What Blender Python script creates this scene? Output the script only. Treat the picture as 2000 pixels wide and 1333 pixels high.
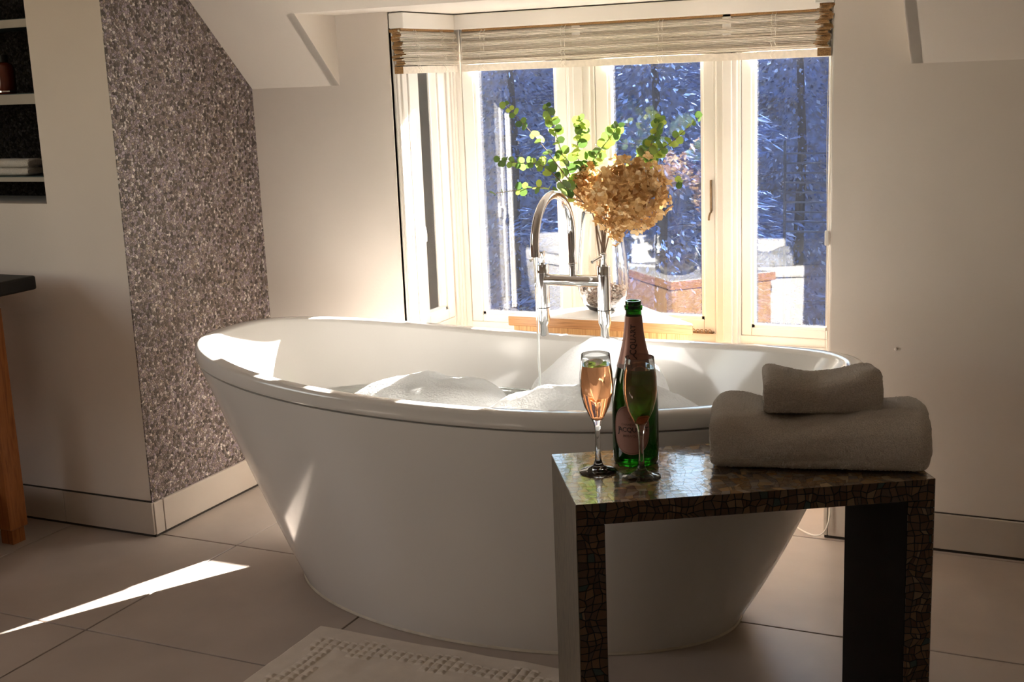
import bpy, bmesh, math, random
from mathutils import Vector, Matrix, noise
for o in list(bpy.data.objects): bpy.data.objects.remove(o)
random.seed(7)
S = bpy.context.scene
C = S.collection
# ------------------------------------------------------------------ camera
H = 1.29
YAW, PITCH, ROLL, FPX = math.radians(-25.685), math.radians(11.948), math.radians(-2.280), 2450.6
fwd = Vector((math.sin(YAW)*math.cos(PITCH), math.cos(YAW)*math.cos(PITCH), -math.sin(PITCH)))
rgt = Vector((math.cos(YAW), -math.sin(YAW), 0)); upv = rgt.cross(fwd)
rx = rgt*math.cos(ROLL)+upv*math.sin(ROLL); ux = -rgt*math.sin(ROLL)+upv*math.cos(ROLL)
cam = bpy.data.objects.new('camera', bpy.data.cameras.new('camera')); C.objects.link(cam)
cam.data.sensor_width = 36; cam.data.lens = FPX/2000*36; cam.data.clip_start = .02
cam.matrix_world = Matrix(((rx.x, ux.x, -fwd.x, 0), (rx.y, ux.y, -fwd.y, 0), (rx.z, ux.z, -fwd.z, H), (0, 0, 0, 1)))
S.camera = cam
# ------------------------------------------------------------------ world, sun, exposure
w = bpy.data.worlds.new('sky'); S.world = w; w.use_nodes = True
nt = w.node_tree; nt.nodes.clear()
sky = nt.nodes.new('ShaderNodeTexSky'); sky.sky_type = 'NISHITA'; sky.sun_disc = False
SUN_EL, SUN_AZ = math.radians(23.2), math.radians(18.2)
sky.sun_elevation = SUN_EL; sky.sun_rotation = SUN_AZ; sky.air_density = 1.3; sky.dust_density = .6
bg = nt.nodes.new('ShaderNodeBackground'); bg.inputs[1].default_value = .42
out = nt.nodes.new('ShaderNodeOutputWorld')
nt.links.new(sky.outputs[0], bg.inputs[0]); nt.links.new(bg.outputs[0], out.inputs[0])
sl = bpy.data.lights.new('sun', 'SUN'); sl.energy = 60; sl.angle = .009; sl.color = (1, .91, .80)
so = bpy.data.objects.new('sun', sl); C.objects.link(so); so.location = (3, 12, 7)
trav = Vector((-math.sin(SUN_AZ)*math.cos(SUN_EL), -math.cos(SUN_AZ)*math.cos(SUN_EL), -math.sin(SUN_EL)))
so.rotation_euler = trav.to_track_quat('-Z', 'Y').to_euler()
# daylight entering by the window beside the vanity, set in its opening in the west wall
al = bpy.data.lights.new('daylight', 'AREA'); al.shape = 'RECTANGLE'; al.size = 1.2; al.size_y = 1.0; al.energy = 8; al.color = (1, .78, .55)
ao = bpy.data.objects.new('daylight', al); C.objects.link(ao); ao.location = (-3.88, .75, 1.35)
ao.rotation_euler = Vector((1, .05, -.03)).to_track_quat('-Z', 'Y').to_euler()
S.view_settings.view_transform = 'Standard'; S.view_settings.look = 'None'; S.view_settings.gamma = 1
S.view_settings.use_curve_mapping = False; S.view_settings.exposure = 0.45

# ------------------------------------------------------------------ helpers
def mat(name): 
    m = bpy.data.materials.new(name); m.use_nodes = True
    return m, m.node_tree, m.node_tree.nodes['Principled BSDF']
def setp(b, **k):
    for a, v in k.items():
        n = {'col': 'Base Color', 'rough': 'Roughness', 'metal': 'Metallic', 'trans': 'Transmission Weight', 'ior': 'IOR', 'coat': 'Coat Weight', 'crough': 'Coat Roughness', 'spec': 'Specular IOR Level', 'sheen': 'Sheen Weight', 'sss': 'Subsurface Weight'}[a]
        b.inputs[n].default_value = (*v, 1) if a == 'col' else v
def nd(t, ty, **k):
    n = t.nodes.new('ShaderNode'+ty)
    for a, v in k.items():
        if a in n.inputs: n.inputs[a].default_value = v
        else: setattr(n, a, v)
    return n
def ramp(t, stops, interp='LINEAR'):
    r = t.nodes.new('ShaderNodeValToRGB'); e = r.color_ramp; e.interpolation = interp
    while len(e.elements) > 1: e.elements.remove(e.elements[-1])
    e.elements[0].position = stops[0][0]; e.elements[0].color = (*stops[0][1], 1)
    for p, c in stops[1:]:
        x = e.elements.new(p); x.color = (*c, 1)
    return r
def coords(t, world=True, scale=(1, 1, 1)):
    mp = nd(t, 'Mapping'); mp.inputs['Scale'].default_value = scale
    if world:
        g = nd(t, 'NewGeometry'); t.links.new(g.outputs['Position'], mp.inputs[0])
    else:
        g = nd(t, 'TexCoord'); t.links.new(g.outputs['Object'], mp.inputs[0])
    return mp.outputs[0]
def bump(t, b, src, strength=.2, dist=.002, slot='Normal'):
    bp = nd(t, 'Bump', Strength=strength, Distance=dist); t.links.new(src, bp.inputs['Height']); t.links.new(bp.outputs[0], b.inputs[slot])
def plain(name, col, rough=.5, var=.06, nscale=6, bstr=0, bscale=200, bdist=.001, world=True, stretch=(1, 1, 1), **k):
    m, t, b = mat(name); setp(b, rough=rough, **k)
    v = coords(t, world, stretch); n = nd(t, 'TexNoise', Scale=nscale, Detail=4.0); t.links.new(v, n.inputs['Vector'])
    lo = tuple(max(0, c*(1-var)) for c in col); hi = tuple(min(1, c*(1+var)) for c in col)
    r = ramp(t, [(.3, lo), (.7, hi)]); t.links.new(n.outputs[0], r.inputs[0]); t.links.new(r.outputs[0], b.inputs['Base Color'])
    if bstr:
        n2 = nd(t, 'TexNoise', Scale=bscale, Detail=3.0); t.links.new(v, n2.inputs['Vector']); bump(t, b, n2.outputs[0], bstr, bdist)
    return m
M = {}
M['plaster'] = plain('plaster', (.80, .725, .655), .85, .03, 3, .25, 140, .0015)
M['ceil'] = plain('ceiling_plaster', (.82, .75, .68), .85, .02, 3, .2, 140, .0012)
M['paint'] = plain('cream_gloss_paint', (.81, .775, .725), .35, .03, 8)
M['white'] = plain('white_paint', (.85, .82, .78), .4, .02, 8)
M['grout'] = plain('grout', (.05, .042, .036), .9, .1, 60)
M['tile'] = plain('floor_tile', (.47, .40, .35), .38, .09, 5, .12, 60, .0008)
M['basetile'] = plain('skirting_tile', (.60, .53, .46), .45, .05, 6, .08, 80, .0006)
M['acrylic'] = plain('tub_acrylic', (.80, .77, .73), .16, .01, 3, coat=.4, crough=.06)
M['seal'] = plain('sealant', (.62, .56, .46), .5, .1, 30)
M['chrome'] = plain('chrome', (.86, .86, .88), .06, .01, 3, metal=1.0)
M['rubber'] = plain('black_rubber', (.02, .02, .02), .5, .1)
M['oak'] = None
def wood(name, c1, c2, stretch, rough=.4, scale=9):
    m, t, b = mat(name); setp(b, rough=rough)
    v = coords(t, True, stretch); n = nd(t, 'TexNoise', Scale=scale, Detail=6.0, Distortion=.6); t.links.new(v, n.inputs['Vector'])
    r = ramp(t, [(.32, c1), (.5, c2), (.68, tuple(x*.85 for x in c1))]); t.links.new(n.outputs[0], r.inputs[0]); t.links.new(r.outputs[0], b.inputs['Base Color'])
    bump(t, b, n.outputs[0], .15, .001); return m
M['oak_edge'] = wood('oak_edge', (.50, .22, .075), (.62, .31, .12), (1.5, 8, 30), scale=6)
M['oak_body'] = wood('oak_body', (.52, .25, .085), (.72, .42, .17), (30, 8, 1.2), scale=5)
M['vanity_wood'] = wood('vanity_wood', (.30, .095, .022), (.42, .15, .04), (20, 20, 1.5), scale=4)
M['black_stone'] = plain('black_stone', (.010, .009, .008), .5, .3, 30, spec=.2)
M['shelf'] = plain('shelf_edge', (.36, .32, .27), .5, .05, 10)
M['shelf_teal'] = plain('shelf_glass_edge', (.02, .05, .055), .3, .1, 10)
M['amber'] = plain('amber_glass', (.10, .018, .008), .15, .1, 10)
M['steel'] = plain('dark_iron', (.26, .18, .11), .4, .2, 60, metal=.8)
M['bamboo'] = None
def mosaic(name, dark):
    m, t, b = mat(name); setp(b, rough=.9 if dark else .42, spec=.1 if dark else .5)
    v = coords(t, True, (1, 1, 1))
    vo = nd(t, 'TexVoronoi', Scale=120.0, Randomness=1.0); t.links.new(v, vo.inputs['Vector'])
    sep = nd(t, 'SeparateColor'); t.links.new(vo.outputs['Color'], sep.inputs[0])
    k = .07 if dark else 1.2  # dark copy: niche shade multiplied into the same chip colours
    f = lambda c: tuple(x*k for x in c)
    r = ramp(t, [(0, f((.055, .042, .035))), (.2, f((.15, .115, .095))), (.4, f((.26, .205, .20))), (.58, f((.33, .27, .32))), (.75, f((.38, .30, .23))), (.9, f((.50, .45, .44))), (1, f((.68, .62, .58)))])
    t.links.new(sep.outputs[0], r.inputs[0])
    ve = nd(t, 'TexVoronoi', Scale=120.0, feature='DISTANCE_TO_EDGE'); t.links.new(v, ve.inputs['Vector'])
    r2 = ramp(t, [(.02, (.35, .35, .35)), (.12, (1, 1, 1))]); t.links.new(ve.outputs[0], r2.inputs[0])
    mx = nd(t, 'Mix', data_type='RGBA', blend_type='MULTIPLY'); mx.inputs[0].default_value = 1
    t.links.new(r.outputs[0], mx.inputs[6]); t.links.new(r2.outputs[0], mx.inputs[7]); t.links.new(mx.outputs[2], b.inputs['Base Color'])
    vm = nd(t, 'Math', operation='MULTIPLY_ADD'); t.links.new(sep.outputs[1], vm.inputs[0]); vm.inputs[1].default_value = 1.2; t.links.new(r2.outputs[0], vm.inputs[2])
    bump(t, b, vm.outputs[0], .8, .003); return m
M['mosaic'] = mosaic('pebble_mosaic', False); M['mosaic_shaded'] = mosaic('pebble_mosaic_shaded', True)
# thin window glass: transparent with a fresnel mirror on top
def thin_glass():
    m, t, b = mat('window_glass'); t.nodes.remove(b)
    o = t.nodes['Material Output']; fr = nd(t, 'Fresnel', IOR=1.62)
    tr = nd(t, 'BsdfTransparent'); tr.inputs[0].default_value = (.93, .95, .97, 1); gl = nd(t, 'BsdfGlossy', Roughness=.01)
    df = nd(t, 'BsdfDiffuse'); df.inputs[0].default_value = (.8, .82, .85, 1)
    v = coords(t, True); n = nd(t, 'TexNoise', Scale=420.0, Detail=1.0); t.links.new(v, n.inputs['Vector'])
    r = ramp(t, [(.0, (.006, .006, .006)), (.70, (.008, .008, .008)), (.76, (.25, .25, .25))]); t.links.new(n.outputs[0], r.inputs[0])
    m1 = nd(t, 'MixShader'); m2 = nd(t, 'MixShader')
    t.links.new(fr.outputs[0], m1.inputs[0]); t.links.new(tr.outputs[0], m1.inputs[1]); t.links.new(gl.outputs[0], m1.inputs[2])
    t.links.new(r.outputs[0], m2.inputs[0]); t.links.new(m1.outputs[0], m2.inputs[1]); t.links.new(df.outputs[0], m2.inputs[2])
    t.links.new(m2.outputs[0], o.inputs[0]); return m
M['pane'] = thin_glass()
def glass(name, col, rough=0.0, ior=1.47):
    m, t, b = mat(name); setp(b, col=col, rough=rough, trans=1.0, ior=ior)
    v = coords(t, False); n = nd(t, 'TexNoise', Scale=3.0); t.links.new(v, n.inputs['Vector'])
    r = ramp(t, [(0, tuple(c*.97 for c in col)), (1, col)]); t.links.new(n.outputs[0], r.inputs[0]); t.links.new(r.outputs[0], b.inputs['Base Color']); return m
M['glass'] = glass('clear_glass', (.97, .98, .98)); M['vase_glass'] = glass('vase_glass', (.95, .96, .96))
M['bottle'] = glass('green_glass', (.004, .075, .002), .0, 1.5)
M['rose'] = glass('rose_wine', (.98, .46, .22), .0, 1.34)
M['foil'] = plain('rose_foil', (.36, .17, .13), .38, .08, 40, metal=.35)
M['label'] = plain('label_paper', (.42, .22, .18), .55, .05, 30)
M['ink'] = plain('label_ink', (.05, .03, .03), .5, .05)
M['ink2'] = plain('label_copper_ink', (.22, .11, .09), .4, .05)
def terry(name, col):
    m, t, b = mat(name); setp(b, rough=1.0, sheen=.35, spec=.1)
    v = coords(t, True); n = nd(t, 'TexNoise', Scale=420.0, Detail=2.0); t.links.new(v, n.inputs['Vector'])
    n2 = nd(t, 'TexNoise', Scale=60.0, Detail=3.0); t.links.new(v, n2.inputs['Vector'])
    r = ramp(t, [(.25, tuple(c*.72 for c in col)), (.7, col)]); t.links.new(n.outputs[0], r.inputs[0]); t.links.new(r.outputs[0], b.inputs['Base Color'])
    ad = nd(t, 'Math', operation='ADD'); t.links.new(n.outputs[0], ad.inputs[0]); t.links.new(n2.outputs[0], ad.inputs[1])
    bump(t, b, ad.outputs[0], .8, .005); return m
M['terry'] = terry('terry_cotton', (.66, .60, .53)); M['terry_white'] = terry('terry_white', (.80, .76, .70))
M['mat_cotton'] = plain('bathmat_cotton', (.78, .71, .63), .95, .04, 30, .3, 500, .0008)
M['petal'] = None
def islandcol(name, stops, rough=.5, coat=0, trans=0, interp='LINEAR', bstr=0):
    m, t, b = mat(name); setp(b, rough=rough, coat=coat, crough=.05)
    g = nd(t, 'NewGeometry'); oi = nd(t, 'ObjectInfo'); ad = nd(t, 'Math', operation='ADD'); fr = nd(t, 'Math', operation='FRACT')
    t.links.new(g.outputs['Random Per Island'], ad.inputs[0]); t.links.new(oi.outputs['Random'], ad.inputs[1]); t.links.new(ad.outputs[0], fr.inputs[0])
    r = ramp(t, stops, interp); t.links.new(fr.outputs[0], r.inputs[0]); t.links.new(r.outputs[0], b.inputs['Base Color'])
    if trans:
        o = t.nodes['Material Output']; tl = nd(t, 'BsdfTranslucent'); mx = nd(t, 'MixShader'); mx.inputs[0].default_value = trans
        t.links.new(r.outputs[0], tl.inputs[0]); t.links.new(b.outputs[0], mx.inputs[1]); t.links.new(tl.outputs[0], mx.inputs[2]); t.links.new(mx.outputs[0], o.inputs[0])
    if bstr:
        v = coords(t, True, (1, 1, 1)); n = nd(t, 'TexNoise', Scale=55.0, Detail=3.0); t.links.new(v, n.inputs['Vector']); bump(t, b, n.outputs[0], bstr, .002)
        if coat: bump(t, b, n.outputs[0], bstr*.35, .0015, 'Coat Normal')
    return m
M['leaf'] = islandcol('eucalyptus_leaf', [(0, (.05, .10, .025)), (.45, (.12, .20, .045)), (.8, (.24, .33, .06)), (1, (.42, .48, .08))], .45, trans=.46)
M['stem'] = plain('stem', (.16, .09, .05), .7, .2, 40)
M['petal'] = islandcol('dried_petal', [(0, (.42, .22, .08)), (.35, (.62, .38, .15)), (.7, (.76, .54, .27)), (1, (.86, .70, .44))], .9, trans=.3)
M['gravel'] = islandcol('gravel', [(0, (.10, .06, .04)), (.4, (.34, .22, .16)), (.75, (.55, .42, .34)), (1, (.72, .62, .54))], .6)
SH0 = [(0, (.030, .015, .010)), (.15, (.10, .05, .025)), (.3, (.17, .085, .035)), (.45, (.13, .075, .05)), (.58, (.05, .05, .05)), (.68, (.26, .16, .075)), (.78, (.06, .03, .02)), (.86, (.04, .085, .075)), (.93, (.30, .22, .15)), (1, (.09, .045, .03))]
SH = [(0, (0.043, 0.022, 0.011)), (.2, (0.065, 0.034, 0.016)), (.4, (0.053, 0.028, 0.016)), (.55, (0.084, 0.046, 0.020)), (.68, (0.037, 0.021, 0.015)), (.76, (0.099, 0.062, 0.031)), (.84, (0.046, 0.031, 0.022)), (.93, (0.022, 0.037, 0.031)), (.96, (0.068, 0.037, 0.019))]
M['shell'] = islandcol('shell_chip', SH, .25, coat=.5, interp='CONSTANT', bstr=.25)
M['shell_top'] = islandcol('shell_top', [(0, (.17, .095, .04)), (.2, (.34, .20, .085)), (.4, (.14, .125, .125)), (.55, (.42, .28, .14)), (.7, (.10, .055, .03)), (.85, (.28, .25, .23)), (1, (.48, .36, .21))], .18, coat=1.0, interp='LINEAR', bstr=.5)  # chips brightened: part of the window's reflection is put into their colour
M['lacquer'] = plain('dark_lacquer', (.004, .003, .0025), .55, .3, 20, spec=.15)
M['side_inlay'] = wood('side_inlay', (.028, .021, .013), (.15, .118, .075), (30, 30, 4), .35, 6)
M['bamboo_end'] = plain('bamboo_raw', (.36, .20, .075), .7, .35, 300)
M['bamboo'] = plain('bamboo_whitewash', (.78, .71, .62), .6, .08, 90)
M['cord'] = plain('cord', (.85, .80, .72), .8, .05)
def foam():
    m, t, b = mat('bath_foam'); setp(b, rough=.75, sss=.0, col=(.92, .92, .92))
    v = coords(t, True); vo = nd(t, 'TexVoronoi', Scale=170.0); t.links.new(v, vo.inputs['Vector']); n = nd(t, 'TexNoise', Scale=70.0, Detail=4.0); t.links.new(v, n.inputs['Vector'])
    r = ramp(t, [(.0, (.90, .90, .91)), (.5, (.97, .97, .97))]); t.links.new(vo.outputs[0], r.inputs[0]); t.links.new(r.outputs[0], b.inputs['Base Color'])
    ad = nd(t, 'Math', operation='ADD'); t.links.new(vo.outputs[0], ad.inputs[0]); t.links.new(n.outputs[0], ad.inputs[1]); bump(t, b, ad.outputs[0], .5, .004)
    o = t.nodes['Material Output']; tl = nd(t, 'BsdfTranslucent'); tl.inputs[0].default_value = (.9, .9, .9, 1); mx = nd(t, 'MixShader'); mx.inputs[0].default_value = .5
    t.links.new(b.outputs[0], mx.inputs[1]); t.links.new(tl.outputs[0], mx.inputs[2]); t.links.new(mx.outputs[0], o.inputs[0]); return m
M['foam'] = foam()
M['water'] = glass('bath_water', (.92, .97, .97), .02, 1.33)
M['conifer'] = islandcol('conifer_leaf', [(0, (.020, .045, .14)), (.6, (.05, .10, .27)), (.9, (.10, .16, .36)), (1, (.24, .32, .50))], 1.0)  # blue of the backlit, shaded side is put into the leaf colours
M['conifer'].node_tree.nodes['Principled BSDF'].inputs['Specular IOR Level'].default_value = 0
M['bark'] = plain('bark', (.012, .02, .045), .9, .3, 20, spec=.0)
M['lawn'] = plain('lawn', (.09, .12, .13), .9, .4, 3)
M['slatwork'] = plain('slat_panel_dark', (.012, .022, .055), .9, .1, 10, spec=.0)
M['hedge_core'] = plain('hedge_core', (.03, .06, .17), .9, .75, 9)  # hedge colour carries the same painted blue shade

def new(name, me, m, parent=None, loc=None, kind=None):
    o = bpy.data.objects.new(name, me); C.objects.link(o)
    if m is not None and not len(me.materials):
        for x in (m if isinstance(m, (list, tuple)) else [m]): me.materials.append(M[x])
    if parent: o.parent = parent
    if loc is not None: o.location = loc
    if kind: o['kind'] = kind
    return o
def tome(name, bm, smooth=False):
    me = bpy.data.meshes.new(name); bmesh.ops.recalc_face_normals(bm, faces=bm.faces)
    if smooth:
        for f in bm.faces: f.smooth = True
        for e in bm.edges:
            if len(e.link_faces) == 2 and e.calc_face_angle(0) > .75: e.smooth = False
    bm.to_mesh(me); bm.free(); return me
ORI = {}
def root(name, loc, label, cat, group=None, kind=None):
    o = bpy.data.objects.new(name, None); C.objects.link(o); o.location = loc; o.empty_display_size = .05
    ORI[o.name] = Vector(loc); tag(o, label, cat, group)
    return o
def tag(o, label, cat, group=None):
    o['label'] = label; o['category'] = cat
    if group: o['group'] = group
def struct(o): o['kind'] = 'structure'; return o
def box(bm, x0, x1, y0, y1, z0, z1, mi=0):
    v = [bm.verts.new((x, y, z)) for x in (x0, x1) for y in (y0, y1) for z in (z0, z1)]
    for q in ((0, 1, 3, 2), (4, 6, 7, 5), (0, 4, 5, 1), (2, 3, 7, 6), (0, 2, 6, 4), (1, 5, 7, 3)):
        f = bm.faces.new([v[i] for i in q]); f.material_index = mi
    return v
def bevel(bm, w, seg=2):
    bmesh.ops.bevel(bm, geom=list(bm.edges), offset=w, segments=seg, affect='EDGES', profile=.5)
def wpart(name, bm, m, parent, smooth=False):
    """mesh given in world coordinates, hung under parent (an Empty/mesh with no rotation)"""
    o0 = ORI.get(parent.name, Vector()) if parent else Vector()
    if o0.length: bmesh.ops.translate(bm, verts=bm.verts, vec=-o0)
    o = new(name, tome(name, bm, smooth), m, parent); ORI[o.name] = o0
    return o
def bxo(name, dims, m, parent=None, bw=0, seg=2):
    bm = bmesh.new(); box(bm, *dims)
    if bw: bevel(bm, bw, seg)
    return wpart(name, bm, m, parent)
def boxes(name, lst, m, parent=None):
    bm = bmesh.new()
    for d in lst: box(bm, *d)
    return wpart(name, bm, m, parent)
def prism(bm, poly, axis, a0, a1):
    """poly of 2D points extruded along axis (0=x: (y,z), 2=z: (x,y))"""
    def P(p, a): return (a, p[0], p[1]) if axis == 0 else ((p[0], a, p[1]) if axis == 1 else (p[0], p[1], a))
    A = [bm.verts.new(P(p, a0)) for p in poly]; B = [bm.verts.new(P(p, a1)) for p in poly]
    bm.faces.new(A); bm.faces.new(B[::-1]); n = len(poly)
    for i in range(n): bm.faces.new((A[i], A[(i+1) % n], B[(i+1) % n], B[i]))
def lathe(bm, prof, cx=0, cy=0, z0=0, seg=48, closed=False):
    rings = []
    for r, z in prof:
        if r < 1e-5: rings.append([bm.verts.new((cx, cy, z0+z))])
        else: rings.append([bm.verts.new((cx+r*math.cos(2*math.pi*i/seg), cy+r*math.sin(2*math.pi*i/seg), z0+z)) for i in range(seg)])
    pairs = list(zip(rings, rings[1:]))
    if closed: pairs.append((rings[-1], rings[0]))
    for A, B in pairs:
        for i in range(seg):
            j = (i+1) % seg
            if len(A) == 1 and len(B) == 1: continue
            if len(A) == 1: bm.faces.new((A[0], B[j], B[i]))
            elif len(B) == 1: bm.faces.new((A[i], A[j], B[0]))
            else: bm.faces.new((A[i], A[j], B[j], B[i]))
def tube(bm, pts, rad, seg=12, cap=True):
    pts = [Vector(p) for p in pts]; n = len(pts); rings = []; prev = None
    for i, p in enumerate(pts):
        d = (pts[min(i+1, n-1)]-pts[max(i-1, 0)]).normalized()
        if prev is None: a = d.orthogonal().normalized()
        else: a = (prev-d*prev.dot(d)).normalized()
        prev = a; b = d.cross(a); r = rad[i] if isinstance(rad, (list, tuple)) else rad
        rings.append([bm.verts.new(p+a*r*math.cos(2*math.pi*k/seg)+b*r*math.sin(2*math.pi*k/seg)) for k in range(seg)])
    for A, B in zip(rings, rings[1:]):
        for k in range(seg): bm.faces.new((A[k], A[(k+1) % seg], B[(k+1) % seg], B[k]))
    if cap: bm.faces.new(rings[0][::-1]); bm.faces.new(rings[-1])
def smoothpath(P, n=8):
    P = [Vector(p) for p in P]; out = []
    for i in range(len(P)-1):
        p0 = P[max(i-1, 0)]; p1 = P[i]; p2 = P[i+1]; p3 = P[min(i+2, len(P)-1)]
        for k in range(n):
            t = k/n; out.append(.5*((2*p1)+(p2-p0)*t+(2*p0-5*p1+4*p2-p3)*t*t+(3*p1-p0-3*p2+p3)*t**3))
    out.append(P[-1]); return out
def grid_surface(bm, nu, nv, fn, closeu=False):
    V = [[bm.verts.new(fn(i, j)) for j in range(nv)] for i in range(nu)]
    for i in range(nu if closeu else nu-1):
        for j in range(nv-1):
            bm.faces.new((V[i][j], V[(i+1) % nu][j], V[(i+1) % nu][j+1], V[i][j+1]))
    return V
# ray through a pixel of the 2000x1333 frame (used to read real positions off the photograph)
def ray(px, py): return rx*((px-1000)/FPX)-ux*((py-666.5)/FPX)+fwd
def at_y(px, py, Y): d = ray(px, py); return Vector((0, 0, H))+d*(Y/d.y)
def at_z(px, py, Z): d = ray(px, py); return Vector((0, 0, H))+d*((Z-H)/d.z)

# ================================================================== SETTING
YB = 3.34; XP = -2.49; YC = 2.70           # back wall, mosaic wall, partition front
XWL, XWR, YW = -1.977, -.657, 3.72         # window bay left, right, main window inner face
ZE, ZD = 1.28, 1.49                        # eave, dormer ceiling
XL, XR, YF, ZC = -3.9, 1.7, -1.6, 2.35
SLP = .974
ys = lambda z: YB-(z-ZE)/SLP
# floor: dark bed with separate tiles
fl = struct(boxes('floor', [(XL-.1, XR+.1, YF-.1, YW+.1, -.08, -.014)], 'grout'))
TS = .597; gx, gy = -2.213, 2.722
tm = {}
i0, i1 = int((XL-gx)//TS), int((XR-gx)//TS); j0, j1 = int((YF-gy)//TS), int((YW-gy)//TS)
for i in range(i0, i1+1):
    for j in range(j0, j1+1):
        x0, x1 = max(gx+i*TS, XL), min(gx+(i+1)*TS, XR); y0, y1 = max(gy+j*TS, YF), min(gy+(j+1)*TS, YW+.02)
        if x1-x0 < .02 or y1-y0 < .02: continue
        k = (round(x1-x0, 3), round(y1-y0, 3))
        if k not in tm:
            bm = bmesh.new(); box(bm, .0025, k[0]-.0025, .0025, k[1]-.0025, -.018, 0); bevel(bm, .0008, 1); tm[k] = tome('tile', bm); tm[k].materials.append(M['tile'])
        new('tile', tm[k], None, fl, (x0, y0, 0))
# back wall
struct(boxes('wall_back', [(XP, -2.16, YB, YB+.05, 0, ZE+.02), (-2.16, XWL, YB, YB+.05, 0, ZD), (XWR, -.467, YB, YB+.05, 0, ZD), (-.467, XR, YB, YB+.05, 0, ZE+.02)], 'plaster'))
# mosaic wall (side of the partition) cut by the slope
bm = bmesh.new(); prism(bm, [(YC, .0), (YB, .0), (YB, ZE), (YC, ZE+(YB-YC)*SLP)], 0, XP-.004, XP)
struct(wpart('wall_mosaic', bm, 'mosaic', None))
NX, NZ0, NZ1 = -2.768, .980, 1.80
struct(boxes('wall_left', [(NX, XP-.004, YC, YB, 0, ZC), (XL, NX, YC, YB, 0, NZ0), (XL, NX, YC, YB, NZ1, ZC)], 'plaster'))
struct(boxes('wall_niche', [(XL, NX, YC+.22, YB, NZ0, NZ1), (NX-.003, NX, YC+.012, YC+.22, NZ0, NZ1)], 'mosaic_shaded'))
# rest of the room (behind and beside the camera)
struct(boxes('wall_west', [(XL-.06, XL, YF, .15, 0, ZC), (XL-.06, XL, 1.35, YC, 0, ZC), (XL-.06, XL, .15, 1.35, 0, .85), (XL-.06, XL, .15, 1.35, 1.85, ZC)], 'plaster'))
struct(boxes('wall_right', [(XR, XR+.06, YF, YB+.05, 0, ZC)], 'plaster'))
struct(boxes('wall_front', [(XL, XR, YF-.06, YF, 0, ZC)], 'plaster'))
struct(boxes('ceiling', [(XL, XR, YF, ys(ZC)+.03, ZC, ZC+.06)], 'ceil'))
def slope(name, x0, x1, zlo):
    bm = bmesh.new(); a = (ys(zlo), zlo); b = (ys(ZC), ZC)
    prism(bm, [a, (a[0]+.05, a[1]+.05), (b[0]+.05, b[1]+.05), b], 0, x0, x1); return struct(wpart(name, bm, 'ceil', None))
slope('ceiling_slope_left', XL, -2.163, ZE); slope('ceiling_slope_right', -.464, XR, ZE); slope('ceiling_slope_centre', -2.163, -.464, ZD)
for nm, x0, x1 in (('wall_dormer_left', -2.19, -2.16), ('wall_dormer_right', -.467, -.437)):
    bm = bmesh.new(); prism(bm, [(YB+.02, ZE-.0), (YB+.02, ZD), (ys(ZD), ZD), (YB, ZE)], 0, x0, x1); struct(wpart(nm, bm, 'ceil', None))
struct(boxes('ceiling_dormer', [(-2.19, -.437, ys(ZD), YW+.08, ZD, ZD+.05)], 'ceil'))
struct(boxes('wall_bay', [(XWL-.06, XWL, YB+.05, YW+.08, 0, .45), (XWR, XWR+.06, YB+.05, YW+.08, 0, .45), (XWL, XWR, YW+.005, YW+.08, 0, .44)], 'white'))
# skirting tiles
def skirting(name, pieces, cap=None):
    p = bpy.data.objects.new(name, None); C.objects.link(p); struct(p)
    for d in pieces: bxo('tile', d, 'basetile', p, .0012, 1)
    if cap: boxes('shadow_joint', cap, 'grout', p)
    return p
B0, B1 = .008, .105
skirting('baseboard_left', [(-2.828, XP+.006, YC-.010, YC, B0, B1), (-3.42, -2.831, YC-.010, YC, B0, B1), (-3.9, -3.423, YC-.010, YC, B0, B1), (XP, XP+.010, YC-.004, YC+.034, B0, B1), (XP, XP+.010, YC+.037, YC+.62, B0, B1)],
         [(-3.9, XP+.002, YC-.006, YC, 0, B0), (XP, XP+.006, YC-.006, YB, 0, B0), (-3.9, XP, YC-.003, YC, B1, B1+.004)])
skirting('baseboard_back', [(-.655, -.08, YB-.010, YB, B0, B1), (-.077, .52, YB-.010, YB, B0, B1), (.523, 1.12, YB-.010, YB, B0, B1), (-.667, -.657, YB-.010, YB+.36, B0, B1), (XP+.012, -1.98, YB-.010, YB, B0, B1)],
         [(-.665, 1.5, YB-.006, YB, 0, B0), (-.66, -.657, YB, YB+.3, 0, B0), (-.655, 1.5, YB-.003, YB, B1, B1+.003)])
# ---- windows
def casement(p, name, x0, x1, z0, z1, gx0, gx1, gz0, gz1, yi, yo, yg, T):
    """sash between x0..x1 with glass opening gx0..gx1; T maps local (x,y,z) box to world box"""
    s = bpy.data.objects.new('sash', None); C.objects.link(s); s.parent = p
    sash = []
    for d in ((x0, gx0, yi, yo, z0, z1), (gx1, x1, yi, yo, z0, z1), (gx0, gx1, yi, yo, z0, gz0), (gx0, gx1, yi, yo, gz1, z1)): sash.append(d)
    C.objects.unlink(s); bpy.data.objects.remove(s)
    bm = bmesh.new()
    for d in sash: box(bm, *d)
    bevel(bm, .003, 2)
    bd = .009
    for d in ((gx0, gx0+bd, yi+.006, yg, gz0, gz1), (gx1-bd, gx1, yi+.006, yg, gz0, gz1), (gx0, gx1, yi+.006, yg, gz0, gz0+bd), (gx0, gx1, yi+.006, yg, gz1-bd, gz1)):
        box(bm, *d)
    T(bm); f = wpart('sash', bm, 'white', p)
    bm = bmesh.new(); box(bm, gx0, gx1, yg-.0012, yg+.0012, gz0, gz1); T(bm); wpart('pane', bm, 'pane', f)
    return f
idT = lambda bm: None
def winempty(name):
    p = bpy.data.objects.new(name, None); C.objects.link(p); return struct(p)
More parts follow.
